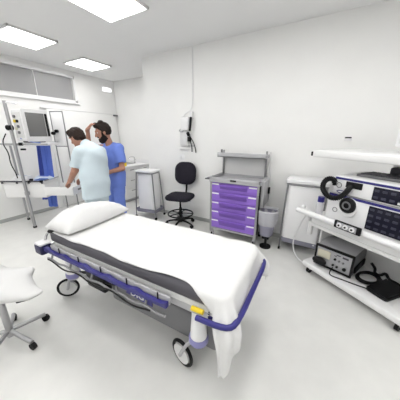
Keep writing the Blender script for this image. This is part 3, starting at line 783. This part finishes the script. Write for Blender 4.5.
# ------------------------------------------------------------------ endoscopy tower (right)
TP, TR_ = (-.014, 2.57, 0), R(-36.3)
tw = thing('equipment_tower', 'white wheeled equipment tower with stacked shelves at the right', 'equipment cart', TP, TR_)
TW, TDp = 1.0, .60
b_ = MB(); slab(b_, TW/2+.01, TDp/2, .03, .085, .150, .012, TW/2, TDp/2); b_.build('base_tray', M['white'], tw, 60)
for sx in (.06, TW-.06):
    for sy in (.06, TDp-.06):
        c_ = MB().cyl((sx-.014, sy, .042), (sx+.014, sy, .042), .042, n=22).build('caster', M['rubber'], tw)
        MB().box((sx-.02, sy-.022, .05), (sx+.02, sy+.022, .088), .004).build('fork', M['greyl'], c_)
for x in (.012, TW-.04):
    MB().box((x, .20, .148), (x+.028, TDp-.03, .665), .02).build('side_panel', M['white'], tw)
MB().box((.03, TDp-.05, .148), (TW-.03, TDp-.035, .665), .004).build('back_panel', M['offwhite'], tw)
for x in (.012, TW-.04): MB().box((x-.02, .0, .50), (x+.025, .04, .75), .008).build('rail_post', M['offwhite'], tw)
s2 = MB(); s2.box((-.03, .0, .655), (TW, TDp, .735), .01); s2.build('device_shelf', M['white'], tw)
rl_ = MB(); rl_.tube([(-.14, -.045, .765), (TW, -.045, .765)], .030, 14); rl_ = rl_.build('front_rail', M['whitepl'], tw)
MB().box((-.02, -.05, .74), (.02, .02, .76), .004).build('rail_bracket', M['greyl'], rl_)
MB().box((-.115, -.03, .79), (-.07, .01, .825), .01).build('knob', M['whitepl'], rl_)
MB().box((.0, -.008, .62), (TW, .004, .66), .003).build('shelf_trim', M['offwhite'], tw)
MB().box((.42, TDp-.10, .73), (.58, TDp-.03, 1.38), .01).build('column', M['white'], tw)
t4 = MB(); slab(t4, TW/2+.05, TDp/2, .03, 1.375, 1.447, .012, TW/2-.05, TDp/2); t4.build('top_shelf', M['white'], tw, 60)
MB().box((-.115, .005, 1.385), (-.095, .05, 1.43), .005).build('end_cap', M['black'], tw)
# monitor standing on top
mo = thing('monitor', 'white flat monitor seen on top of the equipment tower', 'monitor', TP, TR_)
# local coordinates shared with the tower
mm = MB(); mm.box((.50, .24, 1.50), (1.0, .30, 1.93), .02); mm.build('casing', M['whitepl'], mo)
MB().box((.53, .232, 1.53), (.97, .242, 1.90), .004).build('screen', M['offwhite'], mo)
ms = MB(); ms.box((.70, .26, 1.455), (.80, .29, 1.52), .006).box((.58, .18, 1.448), (.92, .38, 1.46), .004); ms.build('stand', M['whitepl'], mo)
def device(lab, name, x0, x1, z0, z1, dep, stripes):
    d = thing(name, lab, 'medical device', TP, TR_)
    MB().box((x0, .012, z0), (x1, dep, z1), .008).build('casing', M['offwhite'], d)
    fp = MB().box((x0+.004, .0, z0+.004), (x1-.004, .016, z1-.004), .005).build('front_panel', M['whitepl'], d)
    for a, b in stripes: MB().box((x0+.01, -.004, a), (x1-.006, .004, b), .002).build('blue_stripe', M['blue'], d)
    return d, fp
d1, f1 = device('upper white device with blue stripes and a black slot', 'video_processor', .20, .97, 1.052, 1.228, .50, ((1.192, 1.212),))
d2, f2 = device('lower white device with a round black socket', 'light_source', .165, .97, .738, 1.046, .50, ((1.022, 1.044),))
def keypad(d, x0, x1, z0, z1, nc, nr, seed):
    rr = random.Random(seed)
    p = MB().box((x0, -.010, z0), (x1, .004, z1), .004).build('control_panel', M['darkpan'], d)
    for i in range(nc):
        for j in range(nr):
            cx = x0+(x1-x0)*(i+.5)/nc; cz = z0+(z1-z0)*(j+.5)/nr
            MB().box((cx-.018, -.014, cz-.010), (cx+.018, -.008, cz+.010), .003).build('key', M['key'], p)
    return p
keypad(d1, .55, .955, 1.068, 1.182, 7, 2, 1)
MB().box((.735, -.017, 1.078), (.775, -.009, 1.096), .002).build('white_key', M['whitepl'], d1)
keypad(d2, .55, .955, .80, 1.012, 7, 4, 2)
MB().box((.318, -.008, 1.128), (.46, .004, 1.186), .004).build('slot', M['black'], d1)
MB().torus((.255, -.003, 1.135), (0, 1, 0), .024, .0035, 28, 6).build('button_ring', M['alu'], d1)
MB().torus((.26, -.003, .885), (0, 1, 0), .022, .0035, 28, 6).build('button_ring', M['alu'], d2)
el_ = MB(); el_.tube([(.30+.055*math.cos(2*PI*i/28), -.004, 1.075+.013*math.sin(2*PI*i/28)) for i in range(28)], .0035, 6, True); el_.build('oval_mark', M['blue'], d1)
bz = MB().cyl((.380, .004, .945), (.380, -.022, .945), .098, .088, 36).build('socket_bezel', M['whitepl'], d2)
so_ = MB(); so_.lathe([(.074, 0), (.074, .014), (.060, .026), (.044, .026), (.040, .008), (0, .008)], (.383, -.02, .968), 32, (0, -1, 0)); so_.build('socket', M['black'], bz)
MB().torus((.383, -.046, .968), (0, 1, 0), .033, .007, 28, 8).build('socket_ring', M['greym'], bz)
# dark keyboard plate and lower dark tray lying on the upper device
kb = thing('keyboard', 'dark grey keyboard lying on the upper white device', 'keyboard', TP, TR_)
MB().box((.33, .10, 1.229), (.93, .36, 1.252), .008).build('case', M['greym'], kb)
kk = MB()
for i in range(14):
    for j in range(5): kk.box((.35+i*.04, .13+j*.042, 1.251), (.382+i*.04, .163+j*.042, 1.259), .002)
kk.build('keys', M['greyd'], kb)
kc = thing('instrument_case', 'flat black case on the upper white device behind the keyboard', 'case', TP, TR_)
MB().box((.46, .375, 1.229), (.95, .485, 1.31), .012).build('shell', M['greyd'], kc)
MB().box((.66, .366, 1.26), (.76, .378, 1.28), .003).build('clasp', M['black'], kc)
# coiled scope tube
sc = thing('endoscope_cable', 'thick black coiled cable looping in front of the white devices', 'cable', TP, TR_)
P = [(.236, -.045, 1.160), (.226, -.05, 1.190), (.180, -.07, 1.196), (.144, -.08, 1.145), (.154, -.09, 1.083), (.201, -.09, 1.033), (.267, -.09, 1.015), (.325, -.08, 1.034), (.358, -.06, 1.078), (.365, -.04, 1.113)]
MB().tube(P, .024, 14, smooth=4, rf=lambda i: 1+.10*math.sin(i*1.6)).build('sheath', M['rubber'], sc)
MB().cyl((.362, -.050, 1.10), (.372, -.009, 1.15), .024).build('plug', M['black'], sc)
MB().cyl((.236, -.048, 1.17), (.236, -.045, 1.135), .017).build('end_fitting', M['black'], sc)
# three dial clip on the rail
cl = thing('dial_clip', 'black clip with three white dials on the white front rail', 'control', TP, TR_)
MB().box((.335, -.100, .745), (.575, -.074, .822), .010).build('body', M['black'], cl)
MB().box((.365, -.104, .758), (.540, -.096, .812), .004).build('face', M['silver'], cl)
for k in range(3):
    q = MB().cyl((.392+k*.058, -.102, .785), (.392+k*.058, -.114, .785), .022, n=24).build('dial', M['whitepl'], cl)
    MB().cyl((.392+k*.058, -.113, .785), (.392+k*.058, -.118, .785), .009, n=16).build('dial_centre', M['black'], q)
# bottle with blue cap
bo = thing('bottle', 'small clear bottle with a blue cap standing on the white device shelf', 'bottle', TP, TR_)
MB().lathe([(.034, .737), (.037, .742), (.037, .86), (.028, .89), (.026, .90)], (.055, .06, 0), 24).build('body', M['clear'], bo)
MB().cyl((.055, .06, .90), (.055, .06, .958), .033, n=24).build('cap', M['blue'], bo)
# electrosurgical unit
eu = bpy.data.objects.new('electrosurgical_unit', None); COL.objects.link(eu)
tag(eu, 'black-framed grey electrosurgical unit on the lower white tray', 'medical device')
mtT = Matrix.Translation(TP) @ Matrix.Rotation(TR_, 4, 'Z')
eu.matrix_world = mtT @ Matrix.Translation((.092, .055, .151)) @ Matrix.Rotation(R(13), 4, 'Z')
EW, ED, EH = .385, .42, .255
for x in (.03, EW-.03):
    for y in (.03, ED-.03): MB().cyl((x, y, 0), (x, y, .016), .014, n=14).build('foot', M['rubber'], eu)
MB().box((.006, .02, .015), (EW-.006, ED, EH), .006).build('casing', M['greym'], eu)
MB().box((.008, .02, EH-.004), (EW-.008, ED-.005, EH+.004), .004).build('top_cover', M['greyl'], eu)
fr2 = MB(); fr2.box((0, -.004, .012), (EW, .028, .034), .006).box((0, -.004, EH-.016), (EW, .028, EH+.008), .006).box((0, -.004, .012), (.02, .028, EH+.008), .006).box((EW-.02, -.004, .012), (EW, .028, EH+.008), .006)
fr2.build('front_frame', M['black'], eu)
ef = MB().box((.018, .006, .03), (EW-.018, .024, EH-.012), .003).build('front_panel', M['silver'], eu)
MB().box((.035, -.012, .125), (.165, .010, .215), .006).build('connector_block', M['beige'], ef)
pl = MB(); pl.ell((.075, -.038, .085), (.075, .038, .045)); pl.build('plug', M['black'], eu)
for x, z, r in ((.215, .155, .012), (.255, .15, .010), (.295, .145, .010), (.205, .08, .012), (.245, .075, .012), (.315, .08, .018)):
    MB().cyl((x, .008, z), (x, -.008, z), r, n=18).build('knob', M['black'] if r > .011 else M['greym'], ef)
mk = MB(); mk.box((.22, .002, .205), (.26, .008, .214)).box((.28, .002, .195), (.335, .008, .214)).box((.20, .002, .190), (.225, .008, .196)); mk.build('printed_mark', M['greyd'], ef)
hd = MB(); hd.box((EW-.004, .06, .05), (EW+.014, ED-.06, .12), .006); hd.build('side_handle', M['black'], eu)
def TC(name, lab, cat, pts, r, m, sm=3, n=8):
    return tag(MB().tube([mtT @ Vector(p) for p in pts], r, n, smooth=sm).build(name, m), lab, cat)
TC('thin_lead', 'thin black lead trailing from the electrosurgical unit to the foot pedal', 'cable', [(.305, .085, .215), (.315, .03, .19), (.335, -.0, .162), (.42, .05, .157), (.54, .10, .158), (.66, .15, .165)], .0055, M['black'])
ringp = []
for i in range(38):
    a = 2*PI*i/12; q = i/38
    ringp.append((.535+.085*math.cos(a)+.02*q, .305+.125*math.sin(a), .165+.030*q))
TC('coiled_pedal_cable', 'black cable coiled in loops beside the electrosurgical unit', 'cable', ringp, .012, M['black'], 2)
TC('power_cable', 'bunched black power cable behind the electrosurgical unit', 'cable', [(.50, .40, .30), (.54, .42, .25), (.52, .46, .18), (.57, .47, .165), (.60, .50, .22), (.64, .49, .165), (.70, .50, .162), (.76, .47, .17), (.80, .50, .165), (.86, .46, .17)], .013, M['black'], 2)
fp_ = bpy.data.objects.new('foot_pedal', None); COL.objects.link(fp_); tag(fp_, 'black foot pedal lying at the edge of the lower tray', 'foot pedal')
fp_.matrix_world = mtT @ Matrix.Translation((.725, .265, .150)) @ Matrix.Rotation(R(-6), 4, 'Z')
mz = Matrix(((1, 0, 0, 0), (0, 0, 1, 0), (0, 1, 0, 0), (0, 0, 0, 1)))
slab(MB(), .095, .15, .03, 0, .035, .008).build('base', M['rubber'], fp_)
pd = MB(); pd.loft([[(-.085, -.14, .036), (.085, -.14, .036), (.085, .12, .036), (-.085, .12, .036)], [(-.085, -.145, .042), (.085, -.145, .042), (.085, .125, .062), (-.085, .125, .062)]]); pd.build('treadle', M['black'], fp_)
tag(MB().tube([(-.06, 2.84, .64), (-.13, 2.92, .42), (-.18, 2.94, .22), (-.15, 2.90, .06), (-.07, 2.80, .012), (.02, 2.74, .010)], .0075, 8, smooth=3).build('white_cable', M['whitepl']), 'white cable hanging to the floor between the laundry stand and tower', 'cable')

# ------------------------------------------------------------------ monitoring cart (left)
CO = (-4.10, 1.80, 0)
ct = thing('equipment_cart', 'white equipment cart with front rail, pole and open drawer beside the men', 'equipment cart', CO, YAW)
CD = .36
MB().box((-.72, .0, .545), (0, CD, .80), .008).build('body', M['white'], ct)
MB().box((-.73, -.012, .80), (.012, CD+.01, .835), .006).build('worktop', M['whitepl'], ct)
rl2 = MB(); rl2.box((-.73, -.035, .828), (.0, -.018, .852), .003)
for x in (-.70, -.45, -.25, -.02): rl2.box((x-.01, -.035, .80), (x+.01, .0, .835), .003)
rl2 = rl2.build('front_rail', M['greyd'], ct)
for x in (-.22, -.02): MB().box((x-.02, -.05, .822), (x+.02, -.012, .86), .004).build('rail_clamp', M['black'], rl2)
MB().tube([(.02, 0, .85), (.02, CD, .85)], .010, 8).build('side_rail', M['steel'], ct)
dr = MB(); dr.box((.02, -.05, .60), (.50, .33, .612), .003).box((.02, -.06, .60), (.51, -.048, .745), .004).box((.02, .32, .60), (.51, .332, .745), .004).box((.50, -.06, .60), (.512, .332, .745), .004).box((.02, -.05, .60), (.03, .33, .745), .003)
dr = dr.build('drawer', M['white'], ct)
MB().box((.512, .08, .66), (.53, .20, .69), .006).build('handle', M['alu'], dr)
for x, y, z1, r in ((-.295, -.055, 2.10, .024), (-.70, CD-.04, 1.45, .018)):
    p_ = MB().cyl((x, y, .012), (x, y, z1), r, n=18).build('pole', M['steel'], ct)
    MB().cyl((x, y, 0), (x, y, .03), r+.006, n=18).build('foot', M['rubber'], p_)
MB().box((-.335, -.06, .60), (-.285, .01, .66), .006).build('pole_bracket', M['greyl'], ct)
cb_ = MB(); cb_.tube([(-.52, -.055, 2.075), (-.12, -.055, 2.075), (-.10, -.075, 2.05), (-.13, -.10, 2.06)], .013, 8, smooth=1); cb_.build('crossbar', M['whitepl'], ct)
MB().cyl((-.345, -.055, 1.71), (-.275, -.055, 1.71), .042, n=20).build('pole_clamp', M['black'], ct)
MB().box((-.72, -.03, 1.435), (.21, .31, 1.475), .006).build('upper_shelf', M['whitepl'], ct)
ur = MB(); ur.tube([(-.74, -.045, 1.46), (.22, -.045, 1.46)], .012, 8); ur = ur.build('shelf_rail', M['steel'], ct)
for x in (-.62, -.20): MB().box((x-.028, -.07, 1.435), (x+.028, -.03, 1.485), .008).build('rail_clamp', M['black'], ur)
MB().box((-.24, -.04, 1.36), (-.17, .0, 1.39), .006).build('cable_hook', M['black'], ct)
MB().tube([(-.40, -.05, 1.62), (-.50, -.05, 1.48), (-.43, -.05, 1.32), (-.45, -.05, 1.15), (-.40, -.05, 1.0), (-.40, -.04, .90)], .008, 8, smooth=2).build('hanging_cord', M['black'], ct)
# framed board at the right back of the cart
fb_ = thing('framed_stand', 'thin grey tube stand holding a white board behind the cart', 'stand', CO, YAW)
for xa, za in ((.035, 0), (.255, 0)):
    MB().cyl((xa, .45, .0), (xa, .45, 2.0), .010, n=12).build('post', M['alu'], fb_)
MB().tube([(.035, .45, 1.995), (.255, .45, 1.995)], .010, 8).build('top_bar', M['alu'], fb_)
MB().tube([(.035, .45, 1.40), (.255, .45, 1.40)], .008, 8).build('lower_bar', M['alu'], fb_)
MB().box((.045, .442, 1.41), (.245, .456, 1.985), .003).build('board', M['whitepl'], fb_)
for x, z in ((.05, 1.63), (.115, 1.665)): MB().cyl((x, .44, z), (x, .395, z), .028, n=18).build('knob', M['black'], fb_)
bf = MB()
for x in (.035, .255): bf.box((x-.015, .30, 0), (x+.015, .60, .02), .005)
bf.build('foot_bar', M['alu'], fb_)
# monitor on cart
mn = bpy.data.objects.new('patient_monitor', None); COL.objects.link(mn); tag(mn, 'bulky white patient monitor with grey screen on the cart shelf', 'monitor')
mtC = Matrix.Translation(CO) @ Matrix.Rotation(YAW, 4, 'Z')
mn.matrix_world = mtC @ Matrix.Translation((-.11, .14, 1.477)) @ Matrix.Rotation(R(68), 4, 'Z')
# local: screen faces -y, width x
mw = .19
MB().box((-mw, -.14, .03), (mw, .12, .50), .02).build('casing', M['whitepl'], mn)
bz_ = MB(); bz_.box((-mw-.005, -.165, .02), (mw+.005, -.14, .51), .012); bz_.build('bezel', M['offwhite'], mn)
MB().box((-mw+.035, -.170, .10), (mw-.065, -.160, .46), .004).build('screen', M['screen'], mn)
MB().box((mw-.055, -.170, .10), (mw-.015, -.162, .46), .004).build('key_strip', M['black'], mn)
sd = MB().box((-mw-.012, -.10, .08), (-mw+.004, .09, .46), .006).build('side_panel', M['offwhite'], mn)
for y, z, m_ in ((.02, .40, 'greym'), (-.03, .33, 'black'), (.03, .33, 'yellow'), (-.03, .25, 'greym'), (.03, .22, 'beige'), (-.02, .16, 'greym')):
    MB().cyl((-mw-.012, y, z), (-mw-.03, y, z), .022, n=18).build('connector', M[m_], sd)
MB().box((-.12, -.10, .0), (.12, .10, .032), .008).build('foot', M['greym'], mn)
MB().tube([mtC.inverted() @ (mtC @ Vector(p)) for p in [(-.20, -.03, 1.55), (-.05, -.06, 1.50), (.05, -.065, 1.485), (.12, -.05, 1.48)]], .007, 8, smooth=2).build('blue_lead', M['bluetube'], ct)
# hanging blue cloth behind the cart
def cloth(name, lab, x0, x1, x0b, x1b, y0, z0, z1, m, ph):
    V_, F_ = [], []; nx, nz = 30, 40
    for i in range(nx+1):
        for j in range(nz+1):
            u, v = i/nx, j/nz
            x = (x0+(x1-x0)*u)*(1-v)+(x0b+(x1b-x0b)*u)*v
            y = y0+.012*math.sin(u*13+ph+v*1.2)*(.5+.5*v)+.006*math.sin(u*29+ph)
            V_.append(tuple(mtC @ Vector((x, y, z0+(z1-z0)*v))))
    for i in range(nx):
        for j in range(nz):
            a = i*(nz+1)+j; F_.append((a, a+nz+1, a+nz+2, a+1))
    me = bpy.data.meshes.new(name); me.from_pydata(V_, [], F_)
    o = link(name, me, m, None, 70); md = o.modifiers.new('t', 'SOLIDIFY'); md.thickness = .006
    return tag(o, lab, 'apron')
cloth('hanging_apron', 'bright blue apron hanging behind the cart, the wider of the two', -.235, -.045, -.325, -.14, .415, 1.46, .24, M['bluecl'], 0)
cloth('hanging_apron', 'narrow darker blue apron hanging left of the bright blue one', -.31, -.23, -.42, -.31, .435, 1.46, .38, M['bluecd'], 2)
rr_ = MB(); rr_.tube([(-.40, .425, 1.475), (.10, .425, 1.475)], .009, 8).box((-.40, .30, 1.455), (-.38, .43, 1.475), .003).box((.08, .30, 1.455), (.10, .43, 1.475), .003); rr_.build('hanging_rail', M['steel'], ct)
# things lying on the cart
def on_cart(name, lab, cat): return thing(name, lab, cat, CO, YAW)
pk = on_cart('wrapped_pack', 'pale blue and white wrapped pack lying on the cart worktop', 'pack')
q = MB(); q.loft([oval2 for oval2 in [[(x-.10, y+.16, .838) for x, y in rrect(.13, .07, .03)], [(x-.10, y+.16, .865) for x, y in rrect(.14, .075, .03)], [(x-.11, y+.17, .895+.012*math.sin(x*40)) for x, y in rrect(.10, .05, .03)]]]); q.build('wrapping', M['pale'], pk)
MB().box((-.19, .15, .895), (-.02, .18, .905), .003).build('tape', M['bluecl'], pk)
tb_ = on_cart('coiled_tubing', 'coil of blue tubing on the cart worktop near its front rail', 'tubing')
pts = [(-.14+.09*math.cos(i*.55)+.004*i, .055+.035*math.sin(i*.55), .843+.0011*i) for i in range(34)]
MB().tube(pts, .006, 6, smooth=1).build('tube', M['bluetube'], tb_)
MB().box((-.275, .03, .836), (-.225, .07, .872), .006).build('connector', M['black'], tb_)
bx2 = on_cart('glove_box', 'white carton on the cart worktop left of the wrapped pack', 'box')
MB().box((-.62, .14, .836), (-.38, .26, .90), .004).build('carton', M['whitepl'], bx2)
MB().box((-.56, .17, .899), (-.44, .23, .903), .002).build('opening', M['pale'], bx2)

# ------------------------------------------------------------------ white saddle stool, front left
stl = thing('saddle_stool', 'white moulded stool with a notched seat in the left foreground', 'stool', (-1.95, .50, 0))
def W(x, y, z): return (x+1.95, y-.50, z)
SZ = .56
pr_ = [cap(W(-2.20, .36, SZ-.01), W(-1.80, .45, SZ), .17, .10, .08, ((0, 0, 1), .40)),
       cap(W(-1.96, .47, SZ+.005), W(-1.865, .575, SZ+.028), .075, .042, .06, ((0, 0, 1), .62)),
       cap(W(-1.80, .44, SZ), W(-1.58, .515, SZ-.005), .105, .024, .05, ((0, 0, 1), .55)),
       cap(W(-1.74, .39, SZ-.005), W(-1.60, .46, SZ-.01), .06, .03, .05, ((0, 0, 1), .6))]
sdf_mesh('seat', pr_, .008, M['stool'], stl)
MB().cyl(W(-1.98, .40, .05), W(-1.98, .40, SZ-.04), .024).build('post', M['steel'], stl)
lv2 = MB(); lv2.tube([W(-1.735, .43, .472), W(-1.69, .49, .475)], .015, 10); lv2.build('lever', M['black'], stl)
ls_ = MB(); ls_.tube([W(-1.98, .40, .46), W(-1.735, .43, .472)], .007, 8); ls_.build('lever_rod', M['steel'], stl)
for k in range(5):
    a = 2*PI*k/5+.2; o_ = Vector(W(-1.98, .40, 0))
    l_ = MB().tube([o_+Vector((.02*math.cos(a), .02*math.sin(a), .10)), o_+Vector((.24*math.cos(a), .24*math.sin(a), .065))], .016, 10).build('base_spoke', M['steel'], stl)
    q = o_+Vector((.24*math.cos(a), .24*math.sin(a), .028)); MB().cyl(q-Vector((-.014*math.sin(a), .014*math.cos(a), 0)), q+Vector((-.014*math.sin(a), .014*math.cos(a), 0)), .028, n=18).build('caster', M['rubber'], l_)

# ------------------------------------------------------------------ world, camera, view
wd_ = bpy.data.worlds.new('World'); scn.world = wd_; wd_.use_nodes = True
wd_.node_tree.nodes['Background'].inputs[0].default_value = (1, 1, 1, 1); wd_.node_tree.nodes['Background'].inputs[1].default_value = .3
cam = bpy.data.cameras.new('Camera'); co = bpy.data.objects.new('Camera', cam); COL.objects.link(co)
co.location = (0, 0, 1.6)
co.rotation_euler = (R(90)-math.atan(65/212), 0, YAW)
cam.sensor_width = 36; cam.lens = 36*212/400; cam.clip_start = .02
scn.camera = co
scn.view_settings.view_transform = 'Standard'; scn.view_settings.look = 'None'
scn.view_settings.gamma = 1; scn.view_settings.use_curve_mapping = False
scn.view_settings.exposure = 0.42
